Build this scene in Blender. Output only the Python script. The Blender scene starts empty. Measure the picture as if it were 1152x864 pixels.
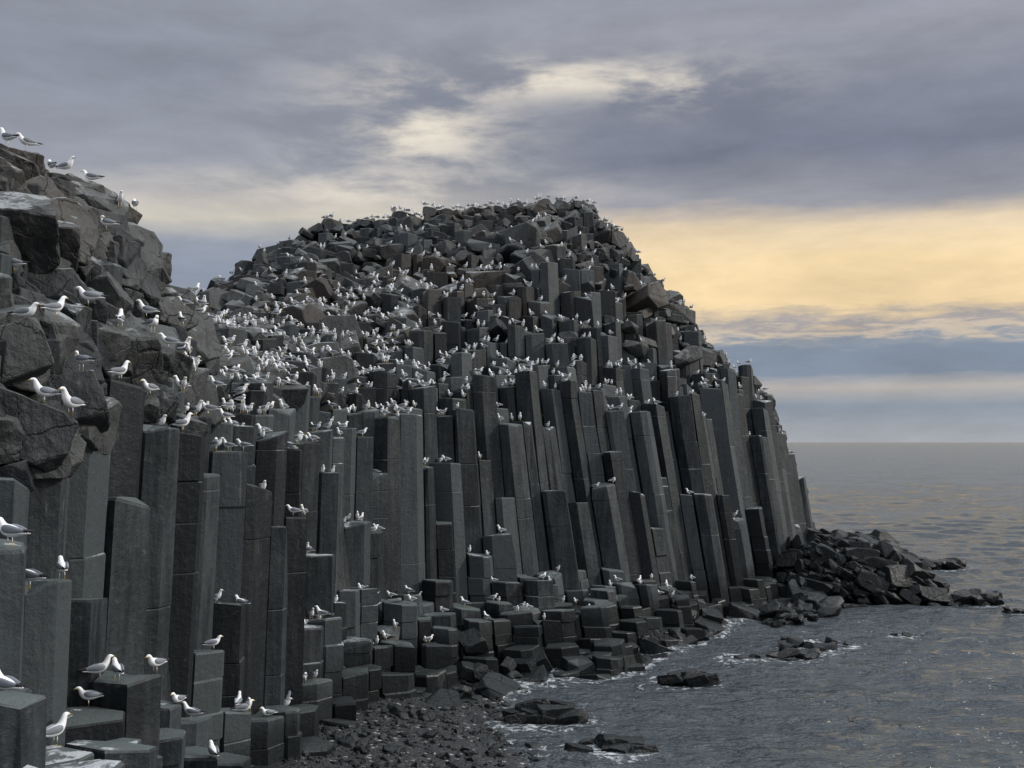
import bpy, bmesh, math, random
import numpy as np
from mathutils import Vector, Matrix, noise, Euler
from mathutils.bvhtree import BVHTree
random.seed(7); rng=random.Random(11)
F=1235.0; CAMH=10.0; HZ=497.0
scene=bpy.context.scene
scene.view_settings.view_transform='Standard'
scene.view_settings.look='None'
scene.view_settings.exposure=0

# ---------------------------------------------------------------- helpers
def N(nt,t,**kw):
    n=nt.nodes.new(t)
    for k,v in kw.items(): setattr(n,k,v)
    return n
def sock(nt,inp,v):
    if isinstance(v,(int,float)): inp.default_value=v
    elif isinstance(v,(tuple,list)):
        inp.default_value=(*v,1) if (len(v)==3 and inp.type=='RGBA') else v
    else: nt.links.new(v,inp)
def M(nt,op,a,b=None,c=None,clamp=False):
    n=N(nt,'ShaderNodeMath',operation=op); n.use_clamp=clamp
    sock(nt,n.inputs[0],a)
    if b is not None: sock(nt,n.inputs[1],b)
    if c is not None: sock(nt,n.inputs[2],c)
    return n.outputs[0]
def MR(nt,v,a,b,c=0.0,d=1.0,smooth=True):
    n=N(nt,'ShaderNodeMapRange'); n.interpolation_type='SMOOTHSTEP' if smooth else 'LINEAR'
    sock(nt,n.inputs[0],v); n.inputs[1].default_value=a; n.inputs[2].default_value=b
    n.inputs[3].default_value=c; n.inputs[4].default_value=d
    return n.outputs[0]
def MIX(nt,f,a,b,mode='MIX'):
    n=N(nt,'ShaderNodeMix',data_type='RGBA',blend_type=mode)
    sock(nt,n.inputs[0],f); sock(nt,n.inputs[6],a); sock(nt,n.inputs[7],b)
    return n.outputs[2]
def NOISE(nt,vec,scale,detail=4,rough=.55,dist=0.0):
    n=N(nt,'ShaderNodeTexNoise'); nt.links.new(vec,n.inputs['Vector'])
    n.inputs['Scale'].default_value=scale; n.inputs['Detail'].default_value=detail
    n.inputs['Roughness'].default_value=rough; n.inputs['Distortion'].default_value=dist
    return n.outputs[0]
def SCALEV(nt,vec,s):
    n=N(nt,'ShaderNodeVectorMath',operation='MULTIPLY'); nt.links.new(vec,n.inputs[0]); n.inputs[1].default_value=s
    return n.outputs[0]
def RAMP(nt,v,stops,interp='LINEAR'):
    n=N(nt,'ShaderNodeValToRGB'); nt.links.new(v,n.inputs[0]); cr=n.color_ramp; cr.interpolation=interp
    while len(cr.elements)<len(stops): cr.elements.new(0.5)
    for e,(p,c) in zip(cr.elements,stops):
        e.position=p; e.color=(*c,1)
    return n.outputs[0]
def newmat(name):
    m=bpy.data.materials.new(name); m.use_nodes=True; nt=m.node_tree
    return m,nt,nt.nodes['Principled BSDF']

def rock_material(name,dark=(.006,.009,.012),light=(.050,.060,.065),brown=.4,guano=1.0,wetz=1.8,wetmix=.8,spec=.35,cracks=False,top=(.125,.148,.145)):
    m,nt,b=newmat(name)
    geo=N(nt,'ShaderNodeNewGeometry'); pos=geo.outputs['Position']
    sep=N(nt,'ShaderNodeSeparateXYZ'); nt.links.new(pos,sep.inputs[0])
    nrm=N(nt,'ShaderNodeSeparateXYZ'); nt.links.new(geo.outputs['True Normal'],nrm.inputs[0])
    at=N(nt,'ShaderNodeAttribute',attribute_name='tint'); tint=at.outputs['Fac']
    n1=NOISE(nt,pos,.55,4,.6); n2=NOISE(nt,pos,6,5,.7)
    n3=NOISE(nt,SCALEV(nt,pos,(3.5,3.5,.3)),1.3,3,.6)
    f=M(nt,'ADD',M(nt,'MULTIPLY',n1,.65),M(nt,'MULTIPLY',n2,.4))
    f=M(nt,'ADD',f,M(nt,'MULTIPLY',M(nt,'SUBTRACT',n3,.5),.8))
    f=M(nt,'ADD',f,M(nt,'MULTIPLY',M(nt,'SUBTRACT',tint,.5),.8))
    col=MIX(nt,MR(nt,f,.2,.9),dark,light)
    n4=NOISE(nt,pos,.16,3,.5)
    bf=M(nt,'MULTIPLY',MR(nt,n4,.44,.62),MR(nt,sep.outputs[2],12,19))
    bf=M(nt,'ADD',bf,M(nt,'MULTIPLY',MR(nt,n1,.54,.72),.35))
    col=MIX(nt,M(nt,'MULTIPLY',bf,brown,clamp=True),col,(.050,.039,.030))
    lf=MR(nt,n2,.60,.72)
    col=MIX(nt,M(nt,'MULTIPLY',lf,.25),col,(.15,.16,.155))
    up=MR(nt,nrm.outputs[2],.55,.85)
    gn=NOISE(nt,pos,1.1,5,.7)
    gsp=MR(nt,n4,.40,.62,-.07,.09)
    g=MR(nt,M(nt,'ADD',gn,gsp),.56,.62)
    gz=MR(nt,sep.outputs[2],1.6,4.0)
    g=M(nt,'MULTIPLY',M(nt,'MULTIPLY',g,up),gz)
    dn=NOISE(nt,SCALEV(nt,pos,(5,5,.5)),1.0,3,.6)
    dr=M(nt,'MULTIPLY',MR(nt,dn,.66,.75),M(nt,'MULTIPLY',MR(nt,sep.outputs[2],5,8),.18))
    g=M(nt,'MAXIMUM',g,dr)
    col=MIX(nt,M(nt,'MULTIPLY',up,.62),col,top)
    col=MIX(nt,M(nt,'MULTIPLY',g,.85*guano,clamp=True),col,(.50,.53,.55))
    wn=M(nt,'ADD',sep.outputs[2],M(nt,'MULTIPLY',M(nt,'SUBTRACT',n1,.5),2.0))
    wet=MR(nt,wn,wetz-.5,wetz+.9,1,0)
    col=MIX(nt,M(nt,'MULTIPLY',wet,wetmix),col,(.006,.008,.009))
    hb=M(nt,'ADD',M(nt,'MULTIPLY',n2,.35),M(nt,'MULTIPLY',n3,.3))
    hb=M(nt,'ADD',hb,M(nt,'MULTIPLY',gn,.6))
    if cracks:
        vw=N(nt,'ShaderNodeVectorMath',operation='ADD'); nt.links.new(SCALEV(nt,pos,(1.0,1.0,.8)),vw.inputs[0])
        cx=N(nt,'ShaderNodeCombineXYZ')
        for q in range(3): nt.links.new(M(nt,'MULTIPLY',gn,.45),cx.inputs[q])
        nt.links.new(cx.outputs[0],vw.inputs[1])
        vo=N(nt,'ShaderNodeTexVoronoi',feature='DISTANCE_TO_EDGE'); vo.inputs['Scale'].default_value=1.0; nt.links.new(vw.outputs[0],vo.inputs['Vector'])
        ck=M(nt,'MULTIPLY',MR(nt,vo.outputs['Distance'],.0,.024,1,0),MR(nt,n1,.42,.55))
        col=MIX(nt,M(nt,'MULTIPLY',ck,.7),col,(.006,.007,.008))
        hb=M(nt,'SUBTRACT',hb,M(nt,'MULTIPLY',ck,.3))
    nt.links.new(col,b.inputs['Base Color'])
    nt.links.new(MR(nt,wet,0,1,.58,.38,False),b.inputs['Roughness'])
    b.inputs['Specular IOR Level'].default_value=spec
    bp=N(nt,'ShaderNodeBump'); bp.inputs['Strength'].default_value=.75; bp.inputs['Distance'].default_value=.16 if cracks else .085
    nt.links.new(hb,bp.inputs['Height']); nt.links.new(bp.outputs[0],b.inputs['Normal'])
    return m
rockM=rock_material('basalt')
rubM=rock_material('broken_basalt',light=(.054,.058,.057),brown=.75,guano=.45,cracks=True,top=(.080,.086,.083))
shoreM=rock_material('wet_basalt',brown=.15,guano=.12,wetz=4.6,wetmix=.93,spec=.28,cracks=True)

def flat_mat(name,c,r=.6):
    m,nt,b=newmat(name)
    geo=N(nt,'ShaderNodeTexCoord'); n=NOISE(nt,geo.outputs['Object'],25,2)
    col=MIX(nt,MR(nt,n,.3,.7),tuple(x*.93 for x in c),c)
    nt.links.new(col,b.inputs['Base Color']); b.inputs['Roughness'].default_value=r
    return m
gm=[flat_mat('white_feathers',(.93,.93,.94)),flat_mat('grey_feathers',(.20,.22,.25)),
    flat_mat('black_feathers',(.02,.02,.022)),flat_mat('yellow_bill',(.55,.38,.06),.4)]

def mk(name,V,Fc,mats,tint=None,mi=None,smooth=False,parent=None,attr='tint'):
    me=bpy.data.meshes.new(name); me.from_pydata(V,[],Fc)
    for m in mats: me.materials.append(m)
    if tint is not None:
        a=me.attributes.new(attr,'FLOAT','POINT'); a.data.foreach_set('value',np.array(tint,dtype=np.float32))
    if mi is not None: me.polygons.foreach_set('material_index',np.array(mi,dtype=np.int32))
    if smooth: me.polygons.foreach_set('use_smooth',[True]*len(me.polygons))
    me.update()
    o=bpy.data.objects.new(name,me); scene.collection.objects.link(o)
    if parent: o.parent=parent
    return o

# ---------------------------------------------------------------- cliff form
PR={
-250:[(6,2),(8,4.5),(10,6),(12,6.8),(14,10),(17,12.5),(20,15),(23,17)],
0:[(8,2),(10,4),(12.5,6),(15,6.5),(18,10.1),(21,12.2),(24,14.7),(27,16.9)],
60:[(9,1.5),(12,4),(15,5.3),(18.5,5.8),(20.5,10.2),(23,11.8),(27,14.8),(30,17.0)],
110:[(10,1),(14,3.5),(17,4.9),(20.5,5.4),(22.3,10.3),(25,11.7),(28,14.3),(31,16.4)],
150:[(12,.5),(16,3),(19,4.6),(22.5,5),(24,10.5),(27,11.8),(30,13.7),(32,15.2)],
190:[(15,-.5),(20,2),(23,3.8),(25.5,4.6),(27,10.3),(29,11.0),(31,12.6),(33,13.6)],
218:[(18,-1),(23,1.5),(25.5,3.4),(28,4.2),(29.5,10.1),(34,11.4),(44,13.7),(75,19.8)],
300:[(26,-1.5),(29,.5),(30,1.8),(32,3.4),(33.5,9.6),(38,11),(52,14.8),(72,22.4)],
330:[(29,-1.5),(31,.4),(33,1.8),(35,3.8),(36.5,9.7),(42,11.4),(55,15.6),(73,23.8)],
400:[(34,-2),(37,0),(40,1.8),(44,4.4),(45.5,9.9),(52,12.4),(64,17.5),(76,25.2)],
500:[(41,-2),(44.5,0),(48,2),(51.5,3.3),(53,11.1),(60,14.6),(69,20.8),(76,25.8)],
600:[(45,-2),(49,0),(52,1.8),(55.5,3.2),(57,12.6),(63,15.8),(70,21.5),(76,26.2)],
670:[(47,-2),(51,0),(55,1.6),(58.5,2),(60,12),(65,15.5),(71,22),(77,26.4)],
705:[(49,-2),(53,0),(57,1.5),(60.5,1.7),(62,11.7),(67,15.3),(72,21.0),(77,24.6)],
745:[(53,-2),(57,0),(60,1.2),(62.5,1.5),(64,11.4),(69,15),(73,19),(78,21.6)],
780:[(57,-2),(61,0),(63,1),(65,1.3),(66.5,11.2),(71,14.6),(75,18),(79,19)],
820:[(61,-2),(65,0),(67,.8),(69,1),(70.5,12),(73,14),(76,15.3),(80,15.5)],
862:[(67,-2),(71,0),(73,.7),(75,.9),(76.5,12.4),(78,12.9),(80,13.1),(83,13.1)],
880:[(70,-2),(74,0),(77,.6),(80,.8),(81.5,9.2),(83,9.5),(84,9.5),(85,9.5)],
892:[(74,-2),(77,0),(80,0),(84,0),(85.5,5),(86,5),(87,4),(88,2)],
905:[(74,-3),(77,-3),(80,-3),(84,-3),(85.5,-3),(86,-3),(87,-3),(88,-3)]}
pk=sorted(PR)
def profile(px):
    px=max(pk[0],min(pk[-1],px))
    for i in range(len(pk)-1):
        if px<=pk[i+1]:
            t=(px-pk[i])/(pk[i+1]-pk[i]); a=PR[pk[i]]; b=PR[pk[i+1]]
            L=[(p[0]*(1-t)+q[0]*t,p[1]*(1-t)+q[1]*t) for p,q in zip(a,b)]
            break
    e=L[-1]
    L.append((e[0]+10,e[1]-.6)); L.append((e[0]+34,-3.5))
    return L
def Hh(x,y):
    px=576+F*x/max(y,1.0)
    L=profile(px)
    if y<=L[0][0]: return L[0][1]-(L[0][0]-y)*.6, -1.0-(L[0][0]-y), px
    for i in range(len(L)-1):
        if y<=L[i+1][0]:
            t=(y-L[i][0])/(L[i+1][0]-L[i][0])
            return L[i][1]*(1-t)+L[i+1][1]*t, i+t, px
    return L[-1][1], 9.5, px
def lean(x):
    if x<-5: return min(.10,(-5-x)*.02)
    return -min(.165,(x+5)*.02)
def LX(x,z):
    d=z-10
    if d>2: d=2+(d-2)*.25
    return x+lean(x)*d

# ---------------------------------------------------------------- columns
S=1.17
pts={}
X0,X1,Y0,Y1=-34,31,7,100
ni=int((X1-X0)/S); nj=int((Y1-Y0)/(S*.866))
for j in range(nj):
    for i in range(ni):
        x=X0+(i+.5*(j%2))*S; y=Y0+j*S*.866
        pts[(i,j)]=(x+rng.uniform(-.27,.27)*S,y+rng.uniform(-.27,.27)*S)
hts={};us={};pxs={}
for k,(x,y) in pts.items():
    nz=noise.noise(Vector((x*.16,y*.16,3)))*1.7+noise.noise(Vector((x*.5,y*.5,9)))*.9
    na=max(.3,min(1,(y-20)/28))
    yy=y+(nz+rng.uniform(-.45,.45))*na
    h,u,px=Hh(x,yy)
    r=rng.random()
    if u<3.02:
        h+=rng.uniform(-.5,.75)
        if px<900: h=round(h/.42)*.42+rng.uniform(-.06,.06)
    elif u<4.05: h+=rng.uniform(-.5,.4)
    elif u<6.0: h+=rng.gauss(0,.6)*na
    else: h+=rng.uniform(-.7,.1)
    if 3.9<u<4.3 and r<.14: h-=rng.uniform(1,3.5)
    hts[k]=h; us[k]=u; pxs[k]=px
def clip(poly,mx,my,nx,ny):
    out=[];n=len(poly)
    for i in range(n):
        a=poly[i];b=poly[(i+1)%n]
        da=(a[0]-mx)*nx+(a[1]-my)*ny; db=(b[0]-mx)*nx+(b[1]-my)*ny
        if da<=0: out.append(a)
        if (da<0<db) or (db<0<da):
            t=da/(da-db); out.append((a[0]+(b[0]-a[0])*t,a[1]+(b[1]-a[1])*t))
    return out
V=[];Fc=[];T=[]
for k,(x,y) in pts.items():
    i,j=k; h=hts[k]; u=us[k]
    if h<-1.2 or u>7.6 or u<-2: continue
    nb=[(i+a,j+b) for a in(-2,-1,0,1,2) for b in(-2,-1,0,1,2) if (a or b) and (i+a,j+b) in pts]
    if len(nb)<14: continue
    poly=[(x-1.3,y-1.3),(x+1.3,y-1.3),(x+1.3,y+1.3),(x-1.3,y+1.3)]
    for q in nb:
        qx,qy=pts[q]; poly=clip(poly,(x+qx)/2,(y+qy)/2,qx-x,qy-y)
    pp=[]
    for a in poly:
        if not pp or math.hypot(a[0]-pp[-1][0],a[1]-pp[-1][1])>.16: pp.append(a)
    if len(pp)>3 and math.hypot(pp[0][0]-pp[-1][0],pp[0][1]-pp[-1][1])<.16: pp.pop()
    if len(pp)<4: continue
    zb=min(min(hts[q] for q in nb),h-1)-1.0
    zb=max(zb,-2.5)
    if zb>h-.5: zb=h-.5
    s0=rng.uniform(.89,.955); n=len(pp)
    lv=[(zb,1.0,0,0)]
    z=zb; ox=oy=0.0
    while True:
        d=rng.uniform(.45,1.0) if z<3.6 and u<3.4 else rng.choice([rng.uniform(1,2.5),rng.uniform(3,8),rng.uniform(3,8)])
        z+=d
        if z>h-.4: break
        g=rng.uniform(.955,.985)
        lv.append((z-.03,1,ox,oy)); lv.append((z,g,ox,oy))
        m=.05 if d<1.0 else .02
        ox=rng.uniform(-m,m); oy=rng.uniform(-m,m)
        lv.append((z+.03,1,ox,oy))
    tx=rng.gauss(0,.07); ty=rng.gauss(-.03,.07)
    if u>3.5 and rng.random()<.15: tx*=3; ty*=3
    bv=rng.uniform(.03,.07)
    lv.append((h-bv,1,ox,oy)); lv.append((h,1-bv*1.1,ox,oy))
    base=len(V); tt=rng.random()
    wob=[(rng.uniform(-.02,.02),rng.uniform(-.02,.02)) for _ in range(n)]
    chip=rng.randrange(n) if rng.random()<.45 else -1; cd=rng.uniform(.1,.45)
    for li,(z,s,ax,ay) in enumerate(lv):
        top=li>=len(lv)-2
        for vi,(a,b) in enumerate(pp):
            rx=(a-x)*s*s0; ry=(b-y)*s*s0
            zz=z+(tx*rx+ty*ry if top else 0)
            if top and vi==chip: zz-=cd*.6; rx*=.86; ry*=.86
            wx=x+rx+ax+rng.uniform(-.010,.010)+wob[vi][0]; wy=y+ry+ay+rng.uniform(-.010,.010)+wob[vi][1]
            V.append((LX(wx,zz),wy,zz)); T.append(tt)
    for li in range(len(lv)-1):
        o=base+li*n
        for vi in range(n):
            v2=(vi+1)%n
            Fc.append((o+vi,o+v2,o+n+v2,o+n+vi))
    o=base+(len(lv)-1)*n
    cxx=sum(V[o+q][0] for q in range(n))/n; cyy=sum(V[o+q][1] for q in range(n))/n; czz=h+rng.uniform(-.02,.03)
    V.append((cxx,cyy,czz)); T.append(tt)
    for q in range(n): Fc.append((o+q,o+(q+1)%n,len(V)-1))
cliff=bpy.data.objects.new('basalt_cliff',None); scene.collection.objects.link(cliff)
mk('columns',V,Fc,[rockM],T,parent=cliff)
AV=list(V);AF=list(Fc)

V=[];Fc=[];T=[]
gx=np.arange(-60,34,.9); gy=np.arange(6,125,.9)
for yv in gy:
    for xv in gx:
        h=min(Hh(xv,yv-1.6)[0],Hh(xv,yv-.3)[0])-1.7
        if yv>60: h+=noise.noise(Vector((xv*.3,yv*.3,0)))*.8
        h=max(h,-3.5)
        V.append((LX(xv,h),yv,h)); T.append(.4)
W=len(gx)
for j in range(len(gy)-1):
    for i in range(W-1):
        a=j*W+i; Fc.append((a,a+1,a+W+1,a+W))
mk('headland_core',V,Fc,[rubM],T,parent=cliff)

# ---------------------------------------------------------------- angular blocks
def base_block(r,kind=0,hi=False):
    bm=bmesh.new()
    if kind==1:
        n=r.choice([5,6]); L=r.uniform(.8,1.35)
        for e in(-1,1):
            for q in range(n):
                a=q/n*math.tau+r.uniform(-.12,.12)
                bm.verts.new((e*L+r.uniform(-.25,.25),math.cos(a)*.75,math.sin(a)*.75))
    elif kind==2:
        b,c=r.uniform(.7,1),r.uniform(.5,.8)
        for q in range(r.randint(17,24)):
            d=Vector((r.gauss(0,1),r.gauss(0,1),r.gauss(0,1))).normalized()
            m=max(abs(d.x),abs(d.y),abs(d.z)); d=d/(m**.45)*r.uniform(.85,1.02)
            bm.verts.new((d.x,d.y*b,d.z*c))
    else:
        a,b,c=1,r.uniform(.65,1),r.uniform(.5,.85)
        for sx in(-1,1):
            for sy in(-1,1):
                for sz in(-1,1):
                    if r.random()<.55:
                        for ax in range(3):
                            p=[sx*a,sy*b,sz*c]; p[ax]*=r.uniform(.25,.8); bm.verts.new(p)
                    else:
                        bm.verts.new((sx*a*r.uniform(.65,1.05),sy*b*r.uniform(.65,1.05),sz*c*r.uniform(.6,1.05)))
    res=bmesh.ops.convex_hull(bm,input=bm.verts)
    bmesh.ops.delete(bm,geom=[g for g in res['geom_interior'] if isinstance(g,bmesh.types.BMVert)],context='VERTS')
    bmesh.ops.dissolve_limit(bm,angle_limit=math.radians(7),verts=bm.verts,edges=bm.edges)
    bmesh.ops.bevel(bm,geom=list(bm.edges),offset=.035,segments=1,affect='EDGES',profile=.5)
    if hi:
        bmesh.ops.triangulate(bm,faces=bm.faces)
        for _ in range(3):
            es=[e for e in bm.edges if e.calc_length()>.26]
            if es:
                bmesh.ops.subdivide_edges(bm,edges=es,cuts=1,use_grid_fill=False)
                bmesh.ops.triangulate(bm,faces=[f for f in bm.faces if len(f.verts)>3])
        off=Vector((r.uniform(0,50),0,0)); bm.normal_update()
        for v in bm.verts:
            p=v.co*1.6+off
            st=noise.noise(p*1.2); st=round(st*5)/5
            d=st*.08+noise.noise(p*3.1)*.03+noise.noise(p*7)*.012
            v.co=v.co*(1+d)
    bm.verts.ensure_lookup_table(); bm.verts.index_update()
    vs=np.array([v.co[:] for v in bm.verts]); fs=[[v.index for v in f.verts] for f in bm.faces]
    bm.free(); return vs,fs
rb=random.Random(5)
BL=[base_block(rb) for _ in range(26)]; PB=[base_block(rb,1) for _ in range(12)]; RB=[base_block(rb,2) for _ in range(22)]
HB=[base_block(rb,rb.choice([0,0,0,2]),True) for _ in range(18)]
MIXL=BL+RB
class Acc:
    def __init__(s): s.V=[];s.F=[];s.T=[]
    def add(s,lib,loc,size,rot,sc=(1,1,1)):
        vs,fs=rb.choice(lib)
        R=np.array(Euler(rot).to_matrix()); P=(vs*np.array(sc)*size)@R.T+np.array(loc)
        b=len(s.V); s.V+= [tuple(p) for p in P.tolist()]; s.F+=[tuple(b+i for i in f) for f in fs]
        s.T+=[rb.random()]*len(P)
def rr(a): return (rb.uniform(-a,a),rb.uniform(-a,a),rb.uniform(0,6.28))
rub=Acc(); nl=0
for _ in range(19000):
    x=rb.uniform(-30,27); y=rb.uniform(14,92)
    h,u,px=Hh(x,y)
    if px<-120: continue
    left=px<206
    u0=4.12 if left else (5.3 if px>540 else 4.9+ (px-214)/326*.4)
    if u<u0+noise.noise(Vector((x*.3,y*.3,1)))*.7 or u>8.1: continue
    p=.32
    if not left and u<6.0: p=.22
    if u>7.3: p=.2
    if left: p=.85 if u<7.4 else .2
    if rb.random()>p: continue
    sz=min(1.3,.28*math.exp(abs(rb.gauss(0,.68))+.12))
    if left: sz=min(.95,sz)
    if u>6.6: sz=min(sz,.85)
    if left and u<7.4: lib=HB; nl+=1
    else: lib=MIXL if rb.random()<.85 else PB
    rub.add(lib,(LX(x,h),y,h+rb.uniform(-.25,.2)-sz*.3),sz,rr(.5))
o=mk('fallen_blocks',rub.V,rub.F,[rubM],rub.T,parent=cliff)
b=len(AV); AV+=rub.V; AF+=[tuple(b+i for i in f) for f in rub.F]

sh=Acc()
for _ in range(3800):
    x=rb.uniform(-12,26); y=rb.uniform(22,88)
    h,u,px=Hh(x,y)
    if px>905 or px<300 or u<.35 or u>1.9: continue
    d=.85 if u<1.25 else .1
    if px<430: d*=.45
    if rb.random()>d: continue
    sz=min(1.15,.32*math.exp(abs(rb.gauss(0,.6))))
    z=max(h*.8,-.3)
    r=rb.random()
    sh.add(PB if r<.2 else (RB if r<.6 else BL),(x+1.2,y,z+rb.uniform(-.1,.15)),sz,rr(.5))
mk('shore_boulders',sh.V,sh.F,[shoreM],sh.T)
b=len(AV); AV+=sh.V; AF+=[tuple(b+i for i in f) for f in sh.F]

oc=Acc()
for _ in range(640):
    x=rb.uniform(18.0,27.2); y=rb.uniform(66.5,79)
    e=max(0,1-((x-22.5)/4.7)**2)*max(0,1-((y-73.5)/6.0)**2)
    if e<=.03 and rb.random()<.8: continue
    z=4.1*e**.5*rb.uniform(.78,1.0)
    sz=min(1.05,.38*math.exp(abs(rb.gauss(0,.5))))
    oc.add(RB if rb.random()<.5 else BL,(x,y,z-.35),sz,(rb.uniform(-.5,.5),rb.uniform(.0,.7),rb.uniform(-.8,.9)),(1.15,.95,.85))
for q in range(18):
    a=q/18*6.28
    oc.add(RB,(22.5+2.2*math.cos(a),73.5+2.4*math.sin(a),.8),1.7,rr(.3))
for _ in range(90):
    x=rb.uniform(14,19.5); y=61.5+(x-14)*.9+rb.gauss(0,1.1)
    oc.add(RB,(x,y,rb.uniform(-.3,.35)),min(1,.35*math.exp(abs(rb.gauss(0,.5)))),rr(.5),(1.1,1,.85))
mk('rocky_outcrop',oc.V,oc.F,[shoreM],oc.T)

def PW(px,py,z=0.0):
    y=(CAMH-z)*F/(py-HZ); return (px-576)/F*y,y
SR=[(1052,638,2.1,13),(1100,677,1.6,10),(1144,691,.8,4),(1015,713,.6,2),(890,738,1.3,6),(915,728,1.5,7),(950,724,.9,4),(768,765,1.3,6),(625,806,1.5,9),(682,842,1.4,6),(585,812,.8,4),(560,850,.6,3),(830,742,1.0,4)]
for (px,py,w,nn) in SR:
    a=Acc(); cx,cy=PW(px,py)
    hz=.3 if px>1040 else 0
    for q in range(nn):
        sz=w*rb.uniform(.2,.45)
        a.add(HB if py>760 else RB,(cx+rb.uniform(-.9,.9)*w,cy+rb.uniform(-.5,.5)*w,rb.uniform(-.05,.15)+hz),sz,(rb.uniform(-.3,.3),rb.uniform(-.3,.3),rb.uniform(-.6,.6)),(1.25,.85,.8))
    if hz: 
        for q in range(3): a.add(RB,(cx+(q-1)*w*.6,cy,.1),w*.42,(0,0,q),(1.2,1,.8))
    mk('sea_rock',a.V,a.F,[shoreM],a.T)

a=Acc()
a.add(HB,(-4.25,9.0,6.85),.60,(.1,.15,.4),(1.3,1,.6)); a.add(HB,(-5.1,10.2,6.3),.8,(.2,-.1,1.4),(1.2,1,.7))
fm,nt,bb=newmat('tan_rock'); g=N(nt,'ShaderNodeNewGeometry'); n=NOISE(nt,g.outputs['Position'],6,8,.65)
nt.links.new(MIX(nt,MR(nt,n,.3,.7),(.045,.035,.028),(.15,.11,.085)),bb.inputs['Base Color']); bb.inputs['Roughness'].default_value=.85
bp=N(nt,'ShaderNodeBump'); bp.inputs['Distance'].default_value=.08; nt.links.new(n,bp.inputs['Height']); nt.links.new(bp.outputs[0],bb.inputs['Normal'])
mk('foreground_rock',a.V,a.F,[fm],a.T)

# gravel beach
V=[];Fc=[]
bx=np.arange(-14,4,.35); by=np.arange(20,47,.35)
def beachz(x,y):
    xe=-.4-(y-34)*.15+noise.noise(Vector((y*.35,2,0)))*1.1
    return min(1.2,-.12*(x-xe))+noise.noise(Vector((x*.8,y*.8,0)))*.08
for yv in by:
    for xv in bx: V.append((xv,yv,beachz(xv,yv)))
W=len(bx)
for j in range(len(by)-1):
    for i in range(W-1):
        q=j*W+i; Fc.append((q,q+1,q+W+1,q+W))
bmx,nt,bb=newmat('dark_gravel'); g=N(nt,'ShaderNodeNewGeometry')
vo=N(nt,'ShaderNodeTexVoronoi'); vo.inputs['Scale'].default_value=9; nt.links.new(g.outputs['Position'],vo.inputs['Vector'])
bw=N(nt,'ShaderNodeSeparateColor'); nt.links.new(vo.outputs['Color'],bw.inputs[0])
nt.links.new(RAMP(nt,bw.outputs[0],[(0,(.004,.005,.006)),(.7,(.014,.016,.018)),(.93,(.04,.04,.04)),(1,(.35,.35,.35))]),bb.inputs['Base Color'])
bb.inputs['Roughness'].default_value=.5
bp=N(nt,'ShaderNodeBump'); bp.inputs['Distance'].default_value=.06; bp.invert=True; nt.links.new(vo.outputs['Distance'],bp.inputs['Height']); nt.links.new(bp.outputs[0],bb.inputs['Normal'])
mk('gravel_beach',V,Fc,[bmx],smooth=True)
a=Acc()
for _ in range(1900):
    x=rb.uniform(-7,2.0); y=rb.uniform(30,46); z=beachz(x,y)
    if z<-.18: continue
    a.add(RB,(x,y,z),min(.4,.045*math.exp(abs(rb.gauss(0,.8)))),rr(.4))
mk('beach_stones',a.V,a.F,[shoreM],a.T)

# ---------------------------------------------------------------- sea
def graded(a0,a1,st,g,lim_lo,lim_hi):
    c=list(np.arange(a0,a1,st)); d=st; v=c[-1]
    while v<lim_hi: d*=g; v+=d; c.append(v)
    d=st; v=c[0]; lo=[]
    while v>lim_lo: d*=g; v-=d; lo.append(v)
    return np.array(lo[::-1]+c)
sx=graded(-8,56,.2,1.07,-24000,24000); sy=graded(29,120,.2,1.03,-24000,24000)
XX,YY=np.meshgrid(sx,sy)
wr=np.random.RandomState(4); ZZ=np.zeros_like(XX)
dist=np.hypot(XX,YY)
for q in range(64):
    lam=math.exp(wr.uniform(math.log(.65),math.log(9))); th=wr.normal(1.35,.6)
    k=2*math.pi/lam; amp=.0135*lam**.75
    fade=np.clip(1.0-(dist-lam*50)/(lam*45),0,1)
    ph=k*(math.cos(th)*XX+math.sin(th)*YY)+wr.uniform(0,6.28)
    ph+=.8*np.sin(XX*.21+q)+.8*np.sin(YY*.17+q*2)
    grp=.55+.45*np.sin(XX*.13*math.sin(q)+YY*.11*math.cos(q*1.7)+q)
    ZZ+=amp*grp*fade*(np.sin(ph)*.7+.3*(1-2*np.abs(np.sin(ph/2))))
foam=np.zeros_like(XX)
rocks=[(*PW(p[0],p[1]),p[2]) for p in SR]+[(22.8,73.5,5.5)]
for j in range(len(sy)):
    if not 25<sy[j]<95: continue
    for i in range(len(sx)):
        x=sx[i]; y=sy[j]
        if not -9<x<36: continue
        h,u,px=Hh(x-1.2,y)
        f=0
        if px<900 and u>-3.5: f=max(0,1-abs(max(0,-(u))/2.6))
        if y<46: f=max(f,max(0,1-abs(beachz(x,y)+.1)*4)*.9)
        for (rx,ry,rw) in rocks:
            d=math.hypot(x-rx,y-ry)
            if d<rw+1.3: f=max(f,1-max(0,d-rw*.8)/(1.3+.2*rw))
        foam[j,i]=f
V=[(float(a),float(b),float(c)) for a,b,c in zip(XX.ravel(),YY.ravel(),ZZ.ravel())]
W=len(sx); Fc=[(j*W+i,j*W+i+1,(j+1)*W+i+1,(j+1)*W+i) for j in range(len(sy)-1) for i in range(W-1)]
sm,nt,bb=newmat('sea_water')
g=N(nt,'ShaderNodeNewGeometry'); P=g.outputs['Position']
bb.inputs['IOR'].default_value=1.34
fa=N(nt,'ShaderNodeAttribute',attribute_name='foam').outputs['Fac']
fn=NOISE(nt,P,2.4,8,.72,.8)
ff=MR(nt,M(nt,'ADD',fn,M(nt,'MULTIPLY',fa,.2)),.68,.80)
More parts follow.
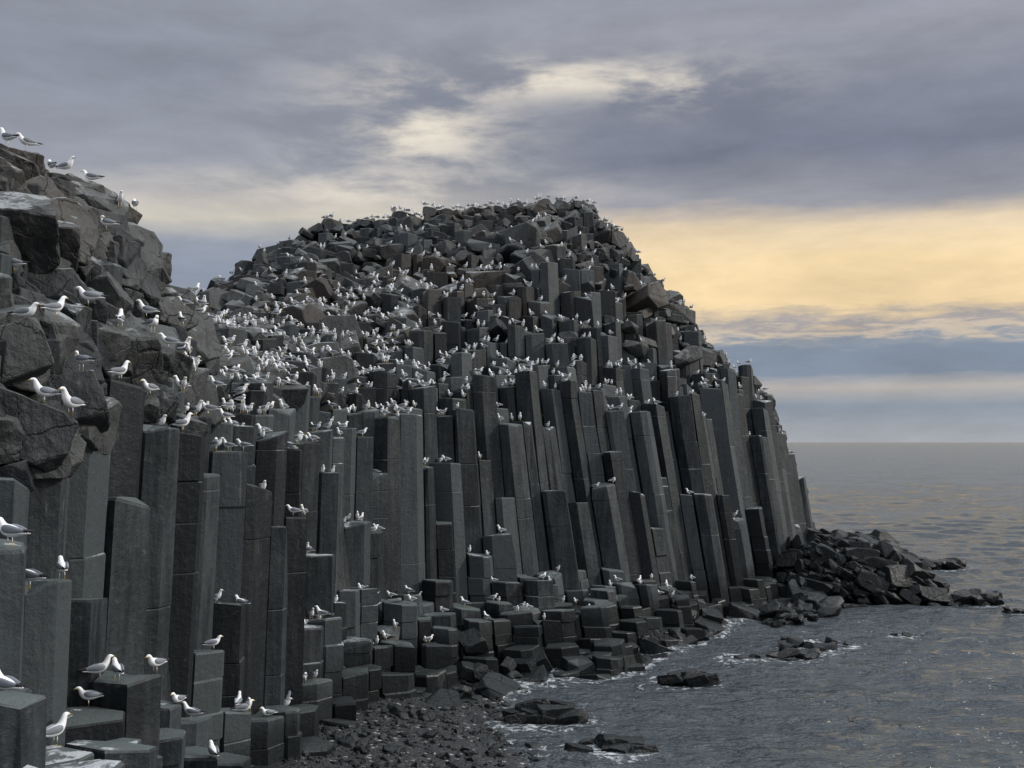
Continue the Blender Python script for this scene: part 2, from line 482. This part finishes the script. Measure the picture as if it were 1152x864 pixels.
ff=M(nt,'MULTIPLY',ff,M(nt,'MULTIPLY',MR(nt,fa,.02,.3),.85))
nt.links.new(MIX(nt,ff,(.050,.062,.070),(.55,.58,.60)),bb.inputs['Base Color'])
nt.links.new(MR(nt,ff,0,1,.13,.7),bb.inputs['Roughness'])
w1=NOISE(nt,SCALEV(nt,P,(.6,1.3,1)),1.0,4,.65,.4)
w2=NOISE(nt,SCALEV(nt,P,(.045,.22,1)),1.0,5,.7)
w3=NOISE(nt,SCALEV(nt,P,(2.6,4.8,1)),1.0,2,.6)
hh=M(nt,'ADD',M(nt,'MULTIPLY',w1,.7),M(nt,'ADD',M(nt,'MULTIPLY',w2,1.5),M(nt,'MULTIPLY',w3,.15)))
bp=N(nt,'ShaderNodeBump'); bp.inputs['Strength'].default_value=1; bp.inputs['Distance'].default_value=.78
nt.links.new(hh,bp.inputs['Height']); nt.links.new(bp.outputs[0],bb.inputs['Normal'])
mk('sea',V,Fc,[sm],tint=foam.ravel(),attr='foam',smooth=True)

# ---------------------------------------------------------------- gulls
def gull_mesh(name,seg=8,pose='stand',legs=True):
    V=[];Fc=[];MI=[]
    def loft(rings,seg,mats):
        P=[Vector(r[0]) for r in rings]; base=len(V)
        for i,(c,ry,rz) in enumerate(rings):
            a=P[max(0,i-1)]; b=P[min(len(P)-1,i+1)]; t=(b-a).normalized()
            side=Vector((0,1,0)); side=(side-t*side.dot(t)).normalized(); up=t.cross(side)*-1
            if up.z<0: up=-up
            for k in range(seg):
                an=k/seg*math.tau
                V.append(tuple(P[i]+side*math.cos(an)*ry+up*math.sin(an)*rz))
        for i in range(len(rings)-1):
            for k in range(seg):
                k2=(k+1)%seg
                Fc.append((base+i*seg+k,base+i*seg+k2,base+(i+1)*seg+k2,base+(i+1)*seg+k)); MI.append(mats[i])
        Fc.append(tuple(base+k for k in range(seg))); MI.append(mats[0])
        Fc.append(tuple(base+(len(rings)-1)*seg+k for k in range(seg))); MI.append(mats[-1])
    z0=0 if legs else -.095
    up=.05 if pose=='alert' else 0
    rings=[((-.27,0,.175),.028,.006),((-.18,0,.18),.045,.018),((-.12,0,.185),.06,.045),((-.03,0,.195),.08,.075),((.055,0,.21),.074,.08)]
    if pose=='preen':
        rings+=[((.10,0,.25),.05,.05),((.115,0,.295),.036,.036),((.085,.03,.325),.036,.034),((.055,.05,.315),.024,.024),((.04,.06,.305),.012,.012),((.005,.075,.28),.004,.004)]
    else:
        rings+=[((.105,0,.25+up*.5),.052,.056),((.125,0,.30+up),.037,.038),((.148,0,.338+up),.037,.036),((.18,0,.336+up),.024,.024),((.195,0,.330+up),.011,.013),((.238,0,.318+up),.003,.004)]
    rings=[((c[0],c[1],c[2]+z0),a,b) for c,a,b in rings]
    loft(rings,seg,[0]*9+[3])
    gi=1
    if pose=='spread':
        for s in(-1,1):
            pts=[(0,.05,.25,.17),(0,.2,.36,.16),(-.03,.38,.42,.12),(-.12,.56,.40,.05),(-.2,.66,.38,.012)]
            base=len(V)
            for (px_,py_,pz_,ch) in pts:
                for (f,dz) in ((.5,0),(.1,.015),(-.5,-.01),(.1,-.008)):
                    V.append((px_+.02+ch*f,s*py_,pz_+dz+z0))
            for i in range(len(pts)-1):
                for k in range(4):
                    k2=(k+1)%4; Fc.append((base+i*4+k,base+i*4+k2,base+i*4+4+k2,base+i*4+4+k)); MI.append(2 if i==3 else (gi if k<2 else 0))
    else:
        for s in(-1,1):
            wr=[((.085,s*.045,.235+z0),.012,.02),((.05,s*.062,.235+z0),.026,.05),((-.03,s*.064,.225+z0),.028,.058),((-.12,s*.048,.212+z0),.024,.042),((-.20,s*.026,.205+z0),.016,.022),((-.27,s*.014,.205+z0),.010,.012),((-.335,s*.004,.208+z0),.003,.004)]
            loft(wr,max(6,seg-2),[gi,gi,gi,gi,2,2])
    if legs:
        for s in(-1,1):
            loft([((.012,s*.035,.135),.016,.016),((.002,s*.035,.09),.006,.006),((.01,s*.035,.0),.005,.005)],4,[0,3])
            b=len(V); V.extend([(-.01,s*.035,.006),(.06,s*.035-.022,.004),(.065,s*.035,.006),(.06,s*.035+.022,.004)])
            Fc.append((b,b+1,b+2,b+3)); MI.append(3)
    if seg>=10 and pose!='preen':
        for s in(-1,1):
            c=Vector((.168,s*.029,.344+up+z0)); b=len(V)
            for d in((.006,0,0),(0,s*.005,0),(-.006,0,0),(0,-s*.005,0),(0,0,.006),(0,0,-.006)): V.append(tuple(c+Vector(d)))
            for f in((0,1,4),(1,2,4),(2,3,4),(3,0,4),(1,0,5),(2,1,5),(3,2,5),(0,3,5)): Fc.append(tuple(b+i for i in f)); MI.append(2)
    bm=bmesh.new(); vv=[bm.verts.new(v) for v in V]
    for f,m in zip(Fc,MI):
        try: ff=bm.faces.new([vv[i] for i in f]); ff.material_index=m; ff.smooth=True
        except ValueError: pass
    bmesh.ops.recalc_face_normals(bm,faces=bm.faces)
    me=bpy.data.meshes.new(name); bm.to_mesh(me); bm.free()
    for m in gm: me.materials.append(m)
    return me
near=[gull_mesh('gull_mesh_'+p,12,p,l) for p,l in (('stand',True),('alert',True),('stand',False),('preen',True),('spread',True))]
far=[gull_mesh('gull_far_'+p,6,p,l) for p,l in (('stand',True),('alert',True),('stand',False),('preen',True))]
FD=[]
for me in far:
    FD.append((np.array([v.co[:] for v in me.vertices]),[tuple(p.vertices) for p in me.polygons],[p.material_index for p in me.polygons]))
bvh=BVHTree.FromPolygons(AV,AF)
GS=1.2
camo=Vector((0,0,CAMH))
def settle(x,y,z0=45):
    hit=bvh.ray_cast(Vector((x,y,z0)),Vector((0,0,-1)))
    if hit[0] is None or hit[1].z<.6: return None
    return hit[0]
placed=[]
def nearok(p,d=.45): return all((p-q).length>d for q in placed[-400:])
explicit=[(30,150),(8,148),(58,184),(75,188),(102,196),(135,238),(152,240),(120,286),(165,332),(15,324),(100,356),(135,372),(62,386),(172,396),(30,420),(92,432),(168,440),(50,472),(135,466),(235,478),(205,524),(243,527),(32,577),(30,628),(50,640),(12,694),(15,716),(30,712),(70,682),(62,832),(240,858),(100,780),(112,770),(175,793),(132,800),(200,754),(240,740),(362,668),(355,676),(330,605),(335,595),(385,588),(320,716),(420,630),(600,545),(275,790),(270,775),(146,826),(190,412),(218,415),(258,470),(180,455),(80,500),(325,520),(20,655),(8,640),(60,660),(5,730),(90,790),(155,700),(265,800),(300,690),(345,640),(215,830)]
gr=random.Random(3)
for px,py in explicit:
    p=None
    for dp in range(0,60,3):
        d=Vector(((px-576)/F,1,(HZ-(py+dp))/F)).normalized()
        h=bvh.ray_cast(camo,d)
        if h[0] is None: continue
        for st in(.12,.3,.5,.8):
            q=settle(h[0].x+d.x*st,h[0].y+d.y*st,h[0].z+2.0)
            if q is not None and abs(q.z-h[0].z)<1.3:
                v=(q+Vector((0,0,.2)))-camo
                hv=bvh.ray_cast(camo,v.normalized())
                if hv[0] is None or hv[3]>v.length-.1: p=q;break
        if p is not None: break
    if p is None or not nearok(p,.35): continue
    placed.append(p)
    o=bpy.data.objects.new('gull',gr.choices(near,[5,3,3,2,.4])[0]); scene.collection.objects.link(o)
    sc=GS*gr.uniform(.92,1.08)
    o.location=(p.x,p.y,p.z-.01); o.scale=(sc,)*3
    o.rotation_euler=(0,0,gr.choice([0,math.pi])+gr.gauss(0,.7))
    m=o.modifiers.new('sub','SUBSURF'); m.levels=1; m.render_levels=1
GV=[];GF=[];GM=[]
def addfar(p,rz):
    vs,fs,mi=FD[gr.choices(range(4),[5,4,3,1.5])[0]]
    s=1.1*gr.uniform(.88,1.08); c,sn=math.cos(rz),math.sin(rz)
    b=len(GV)
    for v in vs: GV.append(((v[0]*c-v[1]*sn)*s+p.x,(v[0]*sn+v[1]*c)*s+p.y,v[2]*s+p.z-.01))
    GF.extend(tuple(b+i for i in f) for f in fs); GM.extend(mi)
def facing():
    return -math.pi/2+gr.gauss(0,.9) if gr.random()<.75 else gr.uniform(0,6.28)
cnt=0
for _ in range(26000):
    px=gr.uniform(200,888); yv=gr.uniform(26,90); x=(px-576)/F*yv
    h,u,_p=Hh(x,yv)
    if u<1.5 or u>7.3: continue
    if u<3.9: w=.13
    elif px<460 and u<6.2: w=.95
    elif u<5.2: w=.85
    elif u<6.0: w=.3
    else: w=.07
    if px<460 and u>6.3: w=.06
    w*=.4+1.2*max(0,min(1,.5+noise.noise(Vector((x*.35,yv*.35,5)))))
    if gr.random()>w*.62: continue
    x2=LX(x,h)
    hit=bvh.ray_cast(Vector((x2,yv,45)),Vector((0,0,-1)))
    if hit[0] is None or hit[1].z<.75 or hit[0].z<1.6: continue
    p=hit[0]
    v=(p+Vector((0,0,.3)))-camo; hv=bvh.ray_cast(camo,v.normalized())
    if hv[0] is not None and hv[3]<v.length-.1: continue
    if not nearok(p,.5): continue
    placed.append(p); addfar(p,facing()); cnt+=1
for px in range(360,865,5):
    px=px+gr.uniform(-3,3)
    if gr.random()<(.55 if px<420 or px>700 else .12): continue
    best=None
    for py in range(190,560,2):
        d=Vector(((px-576)/F,1,(HZ-py)/F)).normalized(); h=bvh.ray_cast(camo,d)
        if h[0] is not None and h[0].y>50:
            best=h[0];break
    if best is None: continue
    q=settle(best.x,best.y+.12,best.z+1.5)
    if q is None or q.z<best.z-.8: continue
    placed.append(q); addfar(q,facing()); cnt+=1
mk('gull_colony',GV,GF,gm,mi=GM,smooth=True)

# ---------------------------------------------------------------- world
w=bpy.data.worlds.new('World'); scene.world=w; w.use_nodes=True; nt=w.node_tree; nt.nodes.clear()
SUN_AZ=math.radians(86); SUN_EL=math.radians(30)
tc=N(nt,'ShaderNodeTexCoord'); D=tc.outputs['Generated']
sp=N(nt,'ShaderNodeSeparateXYZ'); nt.links.new(D,sp.inputs[0])
zc=M(nt,'MINIMUM',M(nt,'MAXIMUM',sp.outputs[2],-1.0),1.0)
E=M(nt,'MULTIPLY',M(nt,'ARCSINE',zc),57.2958)
AZ=M(nt,'ARCTAN2',sp.outputs[0],sp.outputs[1])
cb=N(nt,'ShaderNodeCombineXYZ'); nt.links.new(M(nt,'MULTIPLY',AZ,2.6),cb.inputs[0]); nt.links.new(M(nt,'MULTIPLY',E,.15),cb.inputs[1])
C=cb.outputs[0]
nA=NOISE(nt,C,1.3,5,.5,.15); nB=NOISE(nt,C,3.0,7,.6,.2)
cb2=N(nt,'ShaderNodeCombineXYZ'); nt.links.new(M(nt,'MULTIPLY',AZ,13),cb2.inputs[0]); nt.links.new(M(nt,'MULTIPLY',E,1.3),cb2.inputs[1]); cb2.inputs[2].default_value=4
nC=NOISE(nt,cb2.outputs[0],1.3,6,.62,.2)
amp=MR(nt,E,3.5,13,.35,3.6)
E2=M(nt,'ADD',E,M(nt,'MULTIPLY',M(nt,'SUBTRACT',nA,.5),amp))
ampc=M(nt,'MULTIPLY',MR(nt,E,2.5,5.2,.35,2.8),MR(nt,E,6.5,10,1,.3))
E2=M(nt,'ADD',E2,M(nt,'MULTIPLY',M(nt,'SUBTRACT',nC,.5),ampc))
t=M(nt,'DIVIDE',E2,30)
right=RAMP(nt,t,[(0,(.40,.42,.45)),(.06,(.27,.32,.39)),(.092,(.48,.45,.43)),(.112,(.23,.28,.36)),(.155,(.23,.28,.36)),(.168,(.30,.33,.38)),(.182,(.66,.55,.43)),(.195,(.38,.36,.37)),(.208,(.62,.51,.38)),(.228,(.92,.70,.41)),(.29,(.97,.75,.44)),(.36,(.80,.65,.46)),(.400,(.33,.335,.38)),(.48,(.20,.22,.285)),(.58,(.24,.26,.325)),(.66,(.34,.35,.405)),(.8,(.31,.33,.395)),(1,(.34,.36,.41))])
left=RAMP(nt,t,[(0,(.27,.31,.38)),(.2,(.30,.33,.40)),(.27,(.28,.32,.40)),(.33,(.32,.355,.43)),(.375,(.64,.60,.52)),(.41,(.57,.54,.51)),(.46,(.32,.34,.40)),(.60,(.28,.30,.365)),(.75,(.30,.32,.38)),(1,(.34,.36,.41))])
col=MIX(nt,MR(nt,AZ,-.22,.16),left,right)
def blob(a,e,sa,se):
    da=M(nt,'DIVIDE',M(nt,'SUBTRACT',AZ,a),sa); de=M(nt,'DIVIDE',M(nt,'SUBTRACT',E,e),se)
    q=M(nt,'ADD',M(nt,'MULTIPLY',da,da),M(nt,'MULTIPLY',de,de))
    return M(nt,'EXPONENT',M(nt,'MULTIPLY',q,-1))
bl=M(nt,'ADD',blob(-.09,15.8,.085,2.0),M(nt,'ADD',blob(.17,17.3,.06,.8),M(nt,'ADD',blob(.03,18.3,.14,.9),M(nt,'MULTIPLY',blob(-.12,12.8,.16,.9),.7))))
bl=M(nt,'MULTIPLY',bl,MR(nt,nB,.38,.64),clamp=True)
col=MIX(nt,M(nt,'MULTIPLY',bl,.9),col,(.86,.78,.65))
fine=MR(nt,nB,.25,.75,.84,1.16,False)
fc=N(nt,'ShaderNodeVectorMath',operation='SCALE'); nt.links.new(col,fc.inputs[0]); nt.links.new(fine,fc.inputs['Scale'])
nD=NOISE(nt,D,2.2,4,.55)
ov=MIX(nt,MR(nt,nD,.3,.7),(1.05,1.12,1.24),(1.7,1.75,1.85))
cloud=MIX(nt,MR(nt,E,22,40),fc.outputs[0],ov)
cloud=MIX(nt,MR(nt,E,-2,-.2),(.2,.23,.27),cloud)
sky=N(nt,'ShaderNodeTexSky',sky_type='NISHITA'); sky.sun_disc=False; sky.sun_elevation=SUN_EL; sky.sun_rotation=SUN_AZ
b1=N(nt,'ShaderNodeBackground'); nt.links.new(sky.outputs[0],b1.inputs[0]); b1.inputs[1].default_value=.05
b2=N(nt,'ShaderNodeBackground'); nt.links.new(cloud,b2.inputs[0]); b2.inputs[1].default_value=1.0
ms=N(nt,'ShaderNodeMixShader'); ms.inputs[0].default_value=.95
nt.links.new(b1.outputs[0],ms.inputs[1]); nt.links.new(b2.outputs[0],ms.inputs[2])
wo=N(nt,'ShaderNodeOutputWorld'); nt.links.new(ms.outputs[0],wo.inputs[0])

sl=bpy.data.lights.new('sun','SUN'); sl.energy=2.3; sl.angle=math.radians(9); sl.color=(1,.95,.87)
so=bpy.data.objects.new('sun',sl); scene.collection.objects.link(so)
dv=Vector((math.sin(SUN_AZ)*math.cos(SUN_EL),math.cos(SUN_AZ)*math.cos(SUN_EL),math.sin(SUN_EL)))
so.rotation_euler=dv.to_track_quat('Z','Y').to_euler()

cam=bpy.data.cameras.new('camera'); co=bpy.data.objects.new('camera',cam); scene.collection.objects.link(co)
cam.sensor_width=36; cam.lens=F/1152*36; cam.shift_y=(HZ-432)/1152
co.location=(0,0,CAMH); co.rotation_euler=(math.radians(90),0,0)
cam.clip_start=.1; cam.clip_end=60000
scene.camera=co
